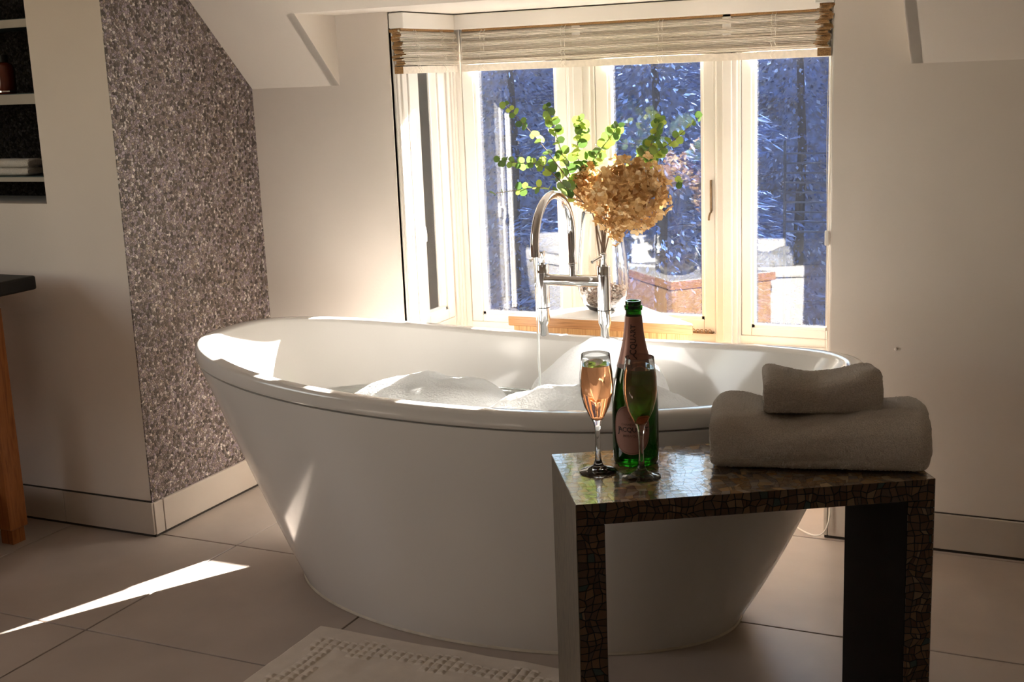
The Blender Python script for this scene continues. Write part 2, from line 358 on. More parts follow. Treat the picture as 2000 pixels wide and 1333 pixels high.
w1 = winempty('window_1')
Y0, Y1 = YW, YW+.075
def post(p, x0, x1, steps, T=idT, z0=.44, z1=ZD, nm='mullion'):
    bm = bmesh.new(); box(bm, x0, x1, Y0, Y1, z0, z1)
    for a, b, d in steps: box(bm, x0+a, x0+b, Y0-d, Y0+.005, z0, z1)
    bevel(bm, .003, 2); T(bm); return wpart(nm, bm, 'paint', p)
post(w1, XWL-.03, -1.937, [(.004, .052, .012), (.03, .046, .02)]); post(w1, -1.565, -1.470, [(.012, .083, .012), (.030, .060, .018)])
post(w1, -1.085, -1.005, [(.008, .072, .012), (.03, .058, .02)]); post(w1, -.702, XWR+.03, [(.004, .06, .012)])
bxo('sill', (XWL, XWR, YW-.035, Y1, .425, .452), 'paint', w1, .004); bxo('head', (XWL, XWR, YW+.001, Y1, 1.445, ZD), 'paint', w1, .003)
bxo('bottom_rail', (XWL, XWR, YW+.002, Y1, .450, .478), 'paint', w1, .003)
YG = 3.75
s1 = casement(w1, 's', -1.936, -1.566, .478, 1.445, -1.896, -1.603, .503, 1.41, YW+.004, YW+.05, YG, idT)
s2 = casement(w1, 's', -1.469, -1.086, .478, 1.445, -1.428, -1.122, .521, 1.41, YW+.004, YW+.05, YG, idT)
s3 = casement(w1, 's', -1.004, -.703, .478, 1.445, -.973, -.738, .503, 1.41, YW+.004, YW+.05, YG, idT)
# latch on the middle sash and stay under it
bm = bmesh.new(); box(bm, -1.100, -1.094, YW-.004, YW+.006, .86, .955); bevel(bm, .001, 1); wpart('latch_slot', bm, 'steel', w1)
bm = bmesh.new(); tube(bm, smoothpath([(-1.101, YW-.012, .835), (-1.099, YW-.016, .845), (-1.097, YW-.012, .855), (-1.097, YW, .858)], 4), .003, 8); wpart('latch_lever', bm, 'steel', w1, True)
bm = bmesh.new()
for k in range(5):
    cx = -1.150+k*.013; tube(bm, [(cx+.005*math.cos(a), YW-.018, .488+.006*math.sin(a)) for a in [q*2*math.pi/10 for q in range(11)]], .0016, 6)
box(bm, -1.158, -1.09, YW-.016, YW+.006, .480, .484); wpart('casement_stay', bm, 'steel', w1)
# side windows in the bay cheeks: local x -> world y, local y -> outward
def cheek(name, sgn, xw):
    p = winempty(name)
    def T(bm):
        for v in bm.verts:
            lx, ly, lz = v.co; v.co = (xw+sgn*(ly-YW), lx, lz)
    def pst(a, b, st, nm='jamb'): return post(p, a, b, st, T, .45, ZD, nm)
    pst(YB+.052, YB+.098, [(.006, .03, .006)]); pst(YB+.335, YW+.03, [(.008, .05, .008)])
    for nm, z0, z1 in (('bottom_rail', .45, .50), ('head', 1.44, ZD)):
        bm = bmesh.new(); box(bm, YB+.05, YW, YW+.001, Y1, z0, z1); bevel(bm, .003, 2); T(bm); wpart(nm, bm, 'paint', p)
    # architrave against the wall end
    bm = bmesh.new(); box(bm, YB+.001, YB+.052, YW-.0, YW+.05, .45, ZD); box(bm, YB+.012, YB+.040, YW-.008, YW, .45, ZD); box(bm, YB+.018, YB+.030, YW-.014, YW, .45, ZD); bevel(bm, .002, 1); T(bm); wpart('architrave', bm, 'paint', p)
    f = casement(p, 's', YB+.100, YB+.332, .502, 1.44, YB+.160, YB+.288, .535, 1.405, YW-.004, YW+.045, YW+.022, T)
    bm = bmesh.new(); box(bm, YB+.108, YB+.124, YW-.010, YW-.004, .795, .845); tube(bm, [(YB+.116, YW-.024, .83), (YB+.117, YW-.026, .81), (YB+.119, YW-.024, .785)], .0045, 8); tube(bm, [(YB+.116, YW-.004, .83), (YB+.116, YW-.025, .83)], .0045, 8); T(bm); wpart('window_handle', bm, 'white', f)
    return p
cheek('window_2', -1, XWL); cheek('window_3', 1, XWR)

# ================================================================== BATHTUB
TC = Vector((-1.346, 2.735)); TA, TB, TN, TTH, TZ0, TDZ = .881, .406, 2.5, -.05, .584, .049
ct, st = math.cos(TTH), math.sin(TTH)
def ell(k, a, b, n, N):
    t = 2*math.pi*k/N; c, s = math.cos(t), math.sin(t)
    u = math.copysign(abs(c)**(2/n), c); v = math.copysign(abs(s)**(2/n), s)
    return u, v, TC.x+a*u*ct-b*v*st, TC.y+a*u*st+b*v*ct
zr = lambda u: TZ0+TDZ*u*u
tub = root('bathtub', (TC.x, TC.y, 0), 'large white oval freestanding bathtub with raised ends', 'bathtub')
NT = 160
def tubmesh(rows):
    bm = bmesh.new(); rings = []
    for a, b, n, zf in rows:
        r = []
        for k in range(NT):
            u, v, x, y = ell(k, a, b, n, NT); r.append(bm.verts.new((x, y, zf(u))))
        rings.append(r)
    for A, B in zip(rings, rings[1:]):
        for k in range(NT): bm.faces.new((A[k], A[(k+1) % NT], B[(k+1) % NT], B[k]))
    return bm, rings
BA, BB, BN = .606, .350, 2.0
rows = []
for i in range(25):
    s = i/24; f = .77*s+.23*(1-(1-s)**2.6)
    rows.append((BA+(TA-.003-BA)*f, BB+(TB-.003-BB)*f, BN+(TN-BN)*s**2.2, (lambda u, s=s: .004+s*(zr(u)-.047))))
rows.append((TA-.04, TB-.04, TN, lambda u: zr(u)-.043))
bm, rg = tubmesh(rows); bm.faces.new(rg[0][::-1]); wpart('tub_body', bm, 'acrylic', tub, True)
R_ = lambda da, dz: (TA-da, TB-da, TN, (lambda u: zr(u)-dz))
bm, rg = tubmesh([R_(.03, .0395), R_(.004, .0395), R_(.001, .037), R_(0, .030), R_(0, .010), R_(.002, .004), R_(.006, .0008), R_(.014, 0), R_(.030, .0), R_(.037, .002), R_(.042, .006), R_(.046, .012)])
wpart('rim', bm, 'acrylic', tub, True)
rows = [R_(.045, .010)]
for i in range(1, 22):
    s = i/21; e = s**1.15
    rows.append((TA-.046-.36*s**.95, TB-.046-.13*s**1.4, TN, (lambda u, s=s: (zr(u)-.010)*(1-s)+.13*s)))
rows.append((.44, .19, TN, lambda u: .11)); rows.append((.30, .10, 2.2, lambda u: .105))
bm, rg = tubmesh(rows); bm.faces.new(rg[-1]); o = wpart('basin', bm, 'acrylic', tub, True)
bm, rg = tubmesh([(BA+.004, BB+.004, BN, lambda u: .0008), (BA+.003, BB+.003, BN, lambda u: .0035), (BA+.0005, BB+.0005, BN, lambda u: .0065), (BA-.004, BB-.004, BN, lambda u: .0065), (BA-.004, BB-.004, BN, lambda u: .001)])
wpart('base_seal', bm, 'seal', tub, True)
# water and foam
WZ = .435
def inner(z, u):   # inner half axes at height z near mid
    s = max(0, min(1, (TZ0-.01-z)/(TZ0-.01-.13))); return TA-.046-.36*s**.95, TB-.046-.13*s**1.4
ia, ib = inner(WZ, 0)
bm = bmesh.new(); ringv = []
for k in range(NT):
    u, v, x, y = ell(k, ia-.004, ib-.004, TN, NT); ringv.append(bm.verts.new((x, y, WZ)))
bm.faces.new(ringv); R2 = [bm.verts.new((v.co.x, v.co.y, WZ-.02)) for v in ringv]
bm.faces.new(R2[::-1])
for k in range(NT): bm.faces.new((ringv[k], R2[k], R2[(k+1) % NT], ringv[(k+1) % NT]))
wt = wpart('bath_water', bm, 'water', None); tag(wt, 'clear bath water inside the white tub below the foam', 'water')
def foam(name, cx, cy, a, b, h, label, th=0, seed=0, p=2.0, lean=(0, 0)):
    bm = bmesh.new(); n = 56
    def fn(i, j):
        t = 2*math.pi*i/n; s = j/20; rr = math.sin(s*math.pi/2); q = Vector((math.cos(t), math.sin(t), 0))
        nz = noise.noise(Vector((q.x*1.3+seed, q.y*1.3, s*1.5)))*.22
        x = q.x*a*rr*(1+nz); y = q.y*b*rr*(1+nz); z = h*(math.cos(s*math.pi/2)**(p/2))*(1+.12*noise.noise(Vector((x*14+seed, y*14, 0))))
        z += .004*noise.noise(Vector((x*70+seed, y*70, z*70)))
        c, d = math.cos(th), math.sin(th); f = z/h
        return (cx+x*c-y*d+lean[0]*f, cy+x*d+y*c+lean[1]*f, WZ-.012+z)
    grid_surface(bm, n, 21, fn, True); bmesh.ops.remove_doubles(bm, verts=bm.verts, dist=.0004)
    o = wpart(name, bm, 'foam', None, True); tag(o, label, 'foam'); return o
foam('bath_foam', -1.54, 2.70, .25, .20, .125, 'low rounded mound of white bath foam apart from the others', seed=1)
foam('bath_foam', -1.06, 2.62, .33, .17, .160, 'broad white foam mound in the tub behind the bottle and flutes', seed=5, th=.25)
foam('bath_foam', -1.16, 2.94, .21, .10, .190, 'tall foam bank climbing the tub wall below the tap', seed=9, th=-.1, p=2.4, lean=(0, .03))

# ================================================================== TAP
TY = 3.115; tap = root('bath_mixer_tap', (-1.307, TY, .58), 'chrome two-handled bath mixer tap with tall swan-neck spout', 'tap')
for sx, lx in ((-1, -1.397), (1, -1.217)):
    zb = TZ0-.002
    bm = bmesh.new(); lathe(bm, [(0, -.004), (.011, -.004), (.0125, 0), (.0128, .030), (.0165, .037), (.0176, .044), (.0178, .079), (0, .079)], lx, TY, zb, 32); b_ = wpart('leg', bm, 'chrome', tap, True)
    bm = bmesh.new(); lathe(bm, [(.0174, 0), (.0186, .0004), (.0186, .0026), (.0174, .003)], lx, TY, zb+.0765, 32, True); wpart('seal_ring', bm, 'rubber', b_, True)
    bm = bmesh.new(); lathe(bm, [(0, .079), (.0178, .079), (.0178, .172), (.0165, .1725), (.0165, .174), (.0178, .1745), (.0178, .196), (.016, .199), (0, .199)], lx, TY, zb, 32); h_ = wpart('valve_body', bm, 'chrome', tap, True)
    bm = bmesh.new(); lathe(bm, [(0, .198), (.008, .198), (.007, .215), (.009, .218), (.009, .232), (.007, .234), (0, .234)], lx, TY, zb, 24); wpart('handle_hub', bm, 'chrome', tap, True)
    bm = bmesh.new(); tube(bm, [(lx-.002, TY-.004, zb+.225), (lx-.012, TY-.03, zb+.218), (lx-.016, TY-.042, zb+.214)], [.0055, .005, .0045], 12); wpart('lever', bm, 'chrome', tap, True)
bm = bmesh.new(); tube(bm, [(-1.397, TY, .738), (-1.385, TY, .738), (-1.229, TY, .738), (-1.217, TY, .738)], [.014, .0165, .0165, .014], 24); wpart('bridge', bm, 'chrome', tap, True)
bm = bmesh.new(); lathe(bm, [(0, 0), (.010, 0), (.010, .030), (.0125, .032), (.0125, .036), (.010, .038), (.0, .038)], -1.307, TY, .75, 24); wpart('spout_collar', bm, 'chrome', tap, True)
sp = [(-1.307, TY, .775), (-1.307, TY, .82), (-1.307, TY, .862)]
RA = .121
for k in range(1, 25):
    a = math.pi*k/24; sp.append((-1.307, TY-RA+RA*math.cos(a), .862+RA*math.sin(a)))
sp += [(-1.307, TY-2*RA, .850), (-1.307, TY-2*RA, .838)]
bm = bmesh.new(); tube(bm, sp, .0112, 24); wpart('spout', bm, 'chrome', tap, True)

# ================================================================== CORNER STAND, VASE, FLOWERS
SZ = .60
st_ = root('corner_stand', (-1.30, 3.36, 0), 'triangular oak corner stand with pale top behind the tub', 'stand')
tri = [(-1.585, 3.273), (-1.018, 3.273), (-1.3015, 3.556)]
def inset(poly, d):
    c = Vector((sum(p[0] for p in poly)/3, sum(p[1] for p in poly)/3)); return [tuple(c+(Vector(p)-c)*(1-d)) for p in poly]
bm = bmesh.new(); prism(bm, tri, 2, SZ-.032, SZ-.003); bevel(bm, .002, 1); wpart('top_edge', bm, 'oak_edge', st_)
bm = bmesh.new(); prism(bm, inset(tri, .01), 2, SZ-.004, SZ); wpart('top', bm, 'white', st_)
bd = inset(tri, .06)
bm = bmesh.new(); prism(bm, bd, 2, .05, SZ-.031); wpart('body', bm, 'oak_body', st_)
bm = bmesh.new(); prism(bm, inset(tri, .12), 2, 0, .052); wpart('plinth', bm, 'oak_edge', st_)
# vase: blown glass, narrower mouth than belly
VX, VY = -1.332, 3.405
vz = root('vase', (VX, VY, SZ), 'tall clear glass vase with rounded belly on the corner stand', 'vase')
outp = [(0, .0), (.030, .0), (.045, .006), (.060, .022), (.070, .045), (.0755, .075), (.0755, .105), (.073, .145), (.068, .195), (.062, .245), (.0575, .292)]
inp = [(.0545, .292), (.059, .245), (.065, .195), (.070, .145), (.0725, .105), (.0725, .075), (.067, .047), (.057, .026), (.043, .012), (.028, .008), (0, .008)]
bm = bmesh.new(); lathe(bm, outp+[(.056, .2935)]+inp, VX, VY, SZ, 64); wpart('glass_body', bm, 'vase_glass', vz, True)
bm = bmesh.new(); random.seed(3)
def inr(z):
    p = inp[::-1]
    for (r0, z0), (r1, z1) in zip(p, p[1:]):
        if z0 <= z <= z1 and z1 > z0: return r0+(r1-r0)*(z-z0)/(z1-z0)
    return .05
for k in range(700):
    z = .012+.062*random.random(); r = max(0, inr(z)-.0055)*(random.random()**.35); a = random.random()*6.283; s = .0035+.003*random.random()
    bmesh.ops.create_icosphere(bm, subdivisions=1, radius=s, matrix=Matrix.Translation((VX+r*math.cos(a), VY+r*math.sin(a), SZ+z)) @ Matrix.Rotation(random.random()*3, 4, 'X') @ Matrix.Diagonal((1, .75, .6, 1)))
g = wpart('gravel', bm, 'gravel', None); g['kind'] = 'stuff'; tag(g, 'brown and beige gravel filling the bottom of the vase', 'gravel')
# eucalyptus branches
def leafmesh(seed):
    random.seed(seed); bm = bmesh.new(); n = 10; c = bm.verts.new((0, .5, .05)); ring = []
    for i in range(n):
        a = 2*math.pi*i/n; x = .47*math.cos(a)*(1+.06*random.uniform(-1, 1)); y = .5+.5*math.sin(a); ring.append(bm.verts.new((x, y, .16*abs(x)+.05*random.uniform(-1, 1)+.10*y*y)))
    for i in range(n): bm.faces.new((c, ring[i], ring[(i+1) % n]))
    me = tome('leaf', bm, True); me.materials.append(M['leaf']); return me
LM = [leafmesh(k) for k in range(4)]
mouth = lambda a, r=.03: Vector((VX+r*math.cos(a), VY+r*math.sin(a), SZ+.285))
BR = [  # pixel path of each spray, the plane it grows in, leaf size, label
 ([(1150, 418), (1110, 350), (1060, 285), (1020, 240), (988, 205)], 3.36, .019, 'leggy eucalyptus spray whose bare tip leans over the swan-neck spout'),
 ([(1152, 418), (1120, 360), (1098, 300), (1082, 250), (1068, 205)], 3.40, .022, 'upright eucalyptus spray with one round backlit leaf at its tip'),
 ([(1148, 420), (1105, 365), (1060, 325), (1010, 318), (972, 315)], 3.33, .018, 'bushy eucalyptus spray reaching sideways above the spout'),
 ([(1146, 422), (1110, 385), (1060, 366), (1015, 371), (966, 378)], 3.30, .017, 'thin eucalyptus twig, lowest of all, with sparse paired leaves'),
 ([(1158, 415), (1140, 350), (1128, 290), (1135, 255), (1134, 235)], 3.43, .023, 'short eucalyptus spray of large yellow-green leaves before the mullion'),
 ([(1165, 412), (1150, 345), (1165, 305), (1192, 268), (1208, 245)], 3.42, .022, 'eucalyptus spray bending towards the hydrangea, leaves spaced apart'),
 ([(1200, 415), (1250, 330), (1280, 300), (1315, 275), (1368, 228)], 3.46, .019, 'eucalyptus spray rising behind the hydrangea to a pale star-shaped tip'),
 ([(1195, 412), (1235, 335), (1268, 290), (1282, 255), (1290, 230)], 3.44, .018, 'eucalyptus spray standing straight up out of the hydrangea'),
 ([(1215, 415), (1270, 375), (1300, 362), (1328, 356)], 3.47, .019, 'small eucalyptus tip with two leaves poking past the hydrangea'),
]
for bi, (path, Y, ls, lab) in enumerate(BR):
    random.seed(40+bi)
    pts = [at_y(px, py, Y+(.02 if k else 0)*math.sin(k*1.3+bi)) for k, (px, py) in enumerate(path)]
    pts[0] = mouth(bi*.8+2.2, .03); start = Vector((VX-(pts[0].x-VX)*.7, VY-(pts[0].y-VY)*.7, SZ+.085))
    sm = smoothpath([start]+pts, 8); r_ = root('eucalyptus_branch', tuple(start), lab, 'branch', 'eucalyptus sprays in the vase')
    bm = bmesh.new(); n = len(sm); tube(bm, sm, [.0022-.0014*i/n for i in range(n)], 6); wpart('stem', bm, 'stem', r_)
    first = 15; step = (1.5 if bi not in (0, 3) else 2.5)
    for i in [int(first+q*step) for q in range(int((n-1-first)/step)+1)]:
        if bi == 8 and i < n-4: continue
        p = sm[i]; d = (sm[min(i+1, n-1)]-sm[max(i-1, 0)]).normalized(); side = d.cross(Vector((random.uniform(-1, 1), random.uniform(-1, 1), random.uniform(-1, 1)))).normalized()
        fade = 1-.35*((i-first)/(n-first))
        for sg in (1, -1):
            if random.random() < .08: continue
            y = (side*sg+d*.35+Vector((0, 0, .15))).normalized(); z = (Vector((random.uniform(-.6, .6), -1, random.uniform(-.7, .7)))); z = (z-y*z.dot(y)).normalized(); x = y.cross(z)
            s = 2*ls*random.uniform(.65, 1.15)*fade*.84
            o = new('leaf', random.choice(LM), None, r_); o.matrix_local = Matrix.Translation(p-start) @ Matrix((x, y, z)).transposed().to_4x4() @ Matrix.Diagonal((s, s, s, 1))
# dried hydrangea heads
def floret(seed):
    random.seed(seed); bm = bmesh.new()
    for k in range(4):
        a = k*math.pi/2+random.uniform(-.2, .2); c, s = math.cos(a), math.sin(a); L = random.uniform(.8, 1.1); wd = random.uniform(.34, .5)
        P = [(0.03, 0, 0), (.35*L, -wd, .18+random.uniform(-.15, .2)), (.85*L, -wd*.7, .30+random.uniform(-.25, .35)), (L, 0, .2+random.uniform(-.3, .4)), (.85*L, wd*.7, .30+random.uniform(-.25, .35)), (.35*L, wd, .18+random.uniform(-.15, .2))]
        v = [bm.verts.new((x*c-y*s, x*s+y*c, z)) for x, y, z in P]; m = bm.verts.new((.5*L*c, .5*L*s, .10))
        for i in range(6): bm.faces.new((m, v[i], v[(i+1) % 6]))
    me = tome('floret', bm); me.materials.append(M['petal']); return me
FM = [floret(60+k) for k in range(6)]
def hydrangea(cpx, Y, rad, sq, nfl, lab, seed):
    random.seed(seed); c = at_y(*cpx, Y); r_ = root('dried_hydrangea', tuple(c), lab, 'flower', 'dried hydrangea heads in the vase')
    bm = bmesh.new(); base = mouth(seed, .02); tube(bm, smoothpath([(VX, VY, SZ+.09), base, c], 6), .0028, 6); wpart('stem', bm, 'stem', r_)
    bm = bmesh.new(); bmesh.ops.create_icosphere(bm, subdivisions=3, radius=rad*.62)
    for v in bm.verts: v.co = Vector((v.co.x*sq[0], v.co.y*sq[1], v.co.z*sq[2]))*(1+.15*noise.noise(v.co*30))
    new('seed_core', tome('seed_core', bm, True), 'petal', r_)
    for k in range(nfl):
        ph = math.acos(1-2*(k+.5)/nfl); th = math.pi*(1+5**.5)*k
        q = Vector((math.cos(th)*math.sin(ph), math.sin(th)*math.sin(ph), math.cos(ph)))
        if q.y > .75: continue
        lump = 1+.26*noise.noise(q*2.9+Vector((seed, 0, 0)))
        p = Vector((q.x*sq[0], q.y*sq[1], q.z*sq[2]))*rad*lump*random.uniform(.70, 1.08)
        z = (q+Vector((random.uniform(-.9, .9), random.uniform(-.9, .9), random.uniform(-.9, .9)))).normalized(); x = z.orthogonal().normalized(); y = z.cross(x); s = rad*random.uniform(.13, .21) if rad > .06 else rad*random.uniform(.2, .28)
        o = new('floret', random.choice(FM), None, r_); o.matrix_local = Matrix.Translation(p) @ Matrix((x, y, z)).transposed().to_4x4() @ Matrix.Rotation(random.random()*6.28, 4, 'Z') @ Matrix.Diagonal((s, s, s, 1))
hydrangea((1228, 380), 3.33, .108, (1.0, .8, .90), 290, 'big round tan dried hydrangea head hanging over the vase rim', 1)
hydrangea((1150, 368), 3.40, .055, (.9, .8, 1.1), 120, 'smaller dried hydrangea head tucked beside the swan-neck spout', 2)
hydrangea((1203, 448), 3.33, .034, (.8, .8, 1.2), 60, 'little drooping dried hydrangea cluster against the vase side', 3)

# ================================================================== BLINDS
def blind(name, P0, u, nrm, length, lab, N=27, zt=1.436, zb=1.330, depth=.012, end=False, cords=(.1, .35, .62, .9), seed=0, rail_d=.05):
    """P0: start point on the mounting face, u along the blind, nrm into the room"""
    random.seed(seed); u = Vector(u); nrm = Vector(nrm); P0 = Vector(P0)
    r_ = root(name, (P0.x, P0.y, 1.31), lab, 'blind', 'wooden slat blinds of the bay')
    def ob(nm, s0, s1, d0, d1, z0, z1, m, bw=.0, tilt=0):
        bm = bmesh.new(); V = box(bm, s0, s1, d0, d1, z0, z1)
        if isinstance(m, list):
            bm.faces.ensure_lookup_table()
            for f in bm.faces:
                if abs(f.calc_center_median().x-s0) < 1e-6 or abs(f.calc_center_median().x-s1) < 1e-6: f.material_index = 1
        if nm == 'slat':
            zm = (z0+z1)/2
            for v in bm.verts:
                if abs(v.co.y-d1) < 1e-6: v.co.z = zm+(v.co.z-zm)*.42
        if bw: bevel(bm, bw, 1)
        for v in bm.verts:
            s, d, z = v.co; q = P0+u*s+nrm*d; v.co = (q.x, q.y, z+tilt*(s/length-.5))
        return wpart(nm, bm, m, r_)
    ob('headrail', 0, length, .001, rail_d, 1.441, 1.4865, 'white', .002)
    ob('wood_strip', .01, length-.01, .004, depth+.006, 1.434, 1.442, 'bamboo_end')
    h = (zt-zb)/N
    for k in range(N):
        z = zb+k*h; j = random.uniform(-.004, .004)
        e0 = random.uniform(-.010, .008) if end else random.uniform(0, .004)
        off = .005*math.sin(k*.9)+random.uniform(-.0018, .0018)+.008*(1-k/N)
        ob('slat', .006+e0, length-.004+j*.3, .006+off, .006+off+depth+random.uniform(-.002, .003), z+.0004, z+h*random.uniform(1.45, 1.6), ['bamboo', 'bamboo_end'], 0, random.uniform(-.0012, .0012))
    ob('bottom_bar', .006, length-.004, .010, .010+max(depth, .016), 1.308, 1.329, ['bamboo', 'bamboo_end'], 0)
    for c in cords:
        bm = bmesh.new()
        for q in (-.006, .006):
            s = length*c+q; pp = []
            for k in range(15):
                z = 1.31+(1.437-1.31)*k/14; d = .0085+depth+.006*math.sin(k*1.7)+.004+.008*(1-k/14); w_ = P0+u*(s+.002*(-1)**k)+nrm*d; pp.append((w_.x, w_.y, z))
            tube(bm, pp, .0009, 5)
        wpart('ladder_cord', bm, 'cord', r_)
    return r_
blind('slat_blind', (XWL+.052, YW-.002, 0), (1, 0, 0), (0, -1, 0), XWR-XWL-.10, 'wide raised white wooden slat blind along the main window', seed=2, cords=(.07, .30, .56, .84))
blind('slat_blind', (XWL+.001, YB+.002, 0), (0, 1, 0), (1, 0, 0), YW-YB-.02, 'short raised blind on the bay cheek beside the sunlit side window', depth=.030, end=True, seed=3, cords=(.25, .72), rail_d=.051)
blind('slat_blind', (XWR-.001, YB+.002, 0), (0, 1, 0), (-1, 0, 0), YW-YB-.02, 'short raised blind with ragged brown ends at the plain wall edge', depth=.034, end=True, seed=4, cords=(.3, .75), rail_d=.051)
cr = root('blind_cord', (-.668, YB+.004, .72), 'thin white blind pull cord with plastic joiner at the wall edge', 'cord')
bm = bmesh.new(); tube(bm, smoothpath([(-.672, YB+.012, 1.31), (-.675, YB+.010, 1.1), (-.672, YB+.010, .87), (-.673, YB+.010, .52)], 6), .0010, 6); tube(bm, smoothpath([(-.666, YB+.012, 1.31), (-.664, YB+.010, 1.1), (-.670, YB+.010, .87), (-.667, YB+.010, .52)], 6), .0010, 6); wpart('strand', bm, 'cord', cr)
bxo('joiner', (-.677, -.666, YB+.005, YB+.015, .815, .855), 'white', cr, .002)

# ================================================================== CONSOLE TABLE (waterfall, shell mosaic)
FL_, BL_ = Vector((-.804, 1.900)), Vector((-.960, 2.158)); FR_ = Vector((-.252, 2.237))
U = (FR_-FL_).normalized(); LEN = (FR_-FL_).length; V_ = Vector((-U.y, U.x)); DEP = (BL_-FL_).length; TZ = .56; TH = .040; LW = .050
tbl = root('console_table', (FL_.x, FL_.y, 0), 'waterfall console table inlaid with dark shell mosaic', 'table'); tbl.rotation_euler = (0, 0, math.atan2(U.y, U.x))
def tpart(nm, bm, m, par=None, smooth=False): return new(nm, tome(nm, bm, smooth), m, par or tbl)
def tb(nm, d, m, bw=.0015):
    bm = bmesh.new(); box(bm, *d); bevel(bm, bw, 1); return tpart(nm, bm, m)
top = tb('top', (0, LEN, .0008, DEP, TZ-TH, TZ-.0008), 'lacquer')
legL = tb('leg', (.0008, LW, .0008, DEP, 0, TZ-TH), 'lacquer'); legR = tb('leg', (LEN-LW, LEN-.0008, .0008, DEP, 0, TZ-TH), 'lacquer')
def chips(W, Hh, cell, rnd, seed):
    """irregular quads covering a W x Hh rectangle"""
    random.seed(seed); out = []; nx = max(1, round(W/cell)); nz = max(1, round(Hh/cell)); j = cell*rnd
    ang = lambda i, k: noise.noise(Vector((i*.31+seed, k*.37, 0)))
    P = {}
    for i in range(nx+1):
        for k in range(nz+1):
            x = W*i/nx; z = Hh*k/nz
            if 0 < i < nx: x += random.uniform(-j, j)+ang(i, k)*cell*.9*(1 if 0 < k < nz else .6)
            if 0 < k < nz: z += random.uniform(-j, j)+ang(k, i+9)*cell*.5
            P[i, k] = (min(max(x, 0), W), z)
    for i in range(nx):
        for k in range(nz):
            q = [P[i, k], P[i+1, k], P[i+1, k+1], P[i, k+1]]
            if random.random() < .18:
                m0 = tuple((a+b)/2 for a, b in zip(q[0], q[1])); m1 = tuple((a+b)/2 for a, b in zip(q[2], q[3])); out += [[q[0], m0, m1, q[3]], [m0, q[1], q[2], m1]]
            else: out.append(q)
    return out
def shrink(q, d):
    cx = sum(p[0] for p in q)/len(q); cz = sum(p[1] for p in q)/len(q); r = []
    for x, z in q:
        L = math.hypot(x-cx, z-cz) or 1; f = max(.3, 1-d/L); r.append((cx+(x-cx)*f, cz+(z-cz)*f))
    return r
def chip_bm(bm, q, T, h=.0008):
    A = [bm.verts.new(T(x, z, 0)) for x, z in q]; B = [bm.verts.new(T(x, z, h)) for x, z in q]
    bm.faces.new(B); n = len(q)
    for i in range(n): bm.faces.new((A[i], A[(i+1) % n], B[(i+1) % n], B[i]))
cells = [(q, top) for q in chips(LEN, TH, .0135, .22, 11)]
rest = []
for lg, x0 in ((legL, 0), (legR, LEN-LW)):
    for q in chips(LW, TZ-TH, .0135, .22, 12+int(x0*10)):
        q = [(x+x0, z-(TZ-TH)) for x, z in q]
        (cells if min(p[1] for p in q) > -.215 else rest).append((q, lg))
Tf = lambda x, z, h: (x, .0008-h, TZ-TH+z)
order = sorted(cells, key=lambda c: (c[1] is not top, -min(p[1] for p in c[0])))
for q, par in order[:296]:
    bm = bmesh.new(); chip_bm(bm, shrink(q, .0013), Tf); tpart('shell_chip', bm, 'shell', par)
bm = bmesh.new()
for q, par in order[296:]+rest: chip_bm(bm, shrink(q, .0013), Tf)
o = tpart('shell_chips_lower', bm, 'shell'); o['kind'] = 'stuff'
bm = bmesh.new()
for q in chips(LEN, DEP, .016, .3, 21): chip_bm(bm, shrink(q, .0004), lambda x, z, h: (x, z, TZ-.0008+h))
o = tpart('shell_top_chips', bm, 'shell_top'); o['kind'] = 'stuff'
bm = bmesh.new(); box(bm, -.0006, .0008, .001, DEP-.001, 0, TZ-.001); tpart('side_inlay', bm, 'side_inlay', legL)
bm = bmesh.new(); box(bm, LEN-.0008, LEN+.0006, .001, DEP-.001, 0, TZ-.001); tpart('side_inlay', bm, 'side_inlay', legR)

# ================================================================== BOTTLE AND FLUTES
BX, BY = -.789, 2.166
bo = root('champagne_bottle', (BX, BY, TZ), 'dark green sparkling wine bottle with pink label and foil neck', 'bottle')
bp = [(0, .008), (.020, .005), (.036, .0), (.0405, .002), (.0432, .007), (.0436, .02), (.0436, .118), (.0428, .135), (.0400, .155), (.0350, .178), (.0285, .203), (.0225, .228), (.0185, .252), (.0160, .275), (.0150, .290), (.0148, .296), (.0172, .2975), (.0176, .302), (.0172, .3055), (.0150, .307), (.0150, .312), (.0140, .3145), (.0110, .3145), (.0095, .310), (.0095, .300), (0, .296)]
bp = [(r, z*.993) for r, z in bp]
bm = bmesh.new(); lathe(bm, bp, BX, BY, TZ, 72); wpart('glass_body', bm, 'bottle', bo, True)
def brad(z):
    for (r0, z0), (r1, z1) in zip(bp[2:], bp[3:]):
        if z0 <= z <= z1 and z1 > z0: return r0+(r1-r0)*(z-z0)/(z1-z0)
    return .0436
bm = bmesh.new(); zs = [.190+(.284-.190)*k/12 for k in range(13)]
lathe(bm, [(brad(z)+.0006, z) for z in zs]+[(brad(z)+.0001, z) for z in zs[::-1]], BX, BY, TZ, 64, True); fo = wpart('neck_foil', bm, 'foil', bo, True)
bm = bmesh.new(); lathe(bm, [(brad(z)+.0009, z) for z in (.188, .191, .194, .196)]+[(brad(z)+.0002, z) for z in (.196, .188)], BX, BY, TZ, 64, True); wpart('foil_band', bm, 'ink2', bo, True)
face = math.atan2(-BY, -BX)-.20         # direction the label faces (towards the room)
def wrap(x, z, extra):                  # x: arc length to the right as seen, z: height
    r = brad(z); a = face+x/.0436; return Vector((BX+(r+extra)*math.cos(a), BY+(r+extra)*math.sin(a), TZ+z))
LCZ, LRX, LRZ = .074, .0355, .0475
bm = bmesh.new(); NR, NA = 8, 48
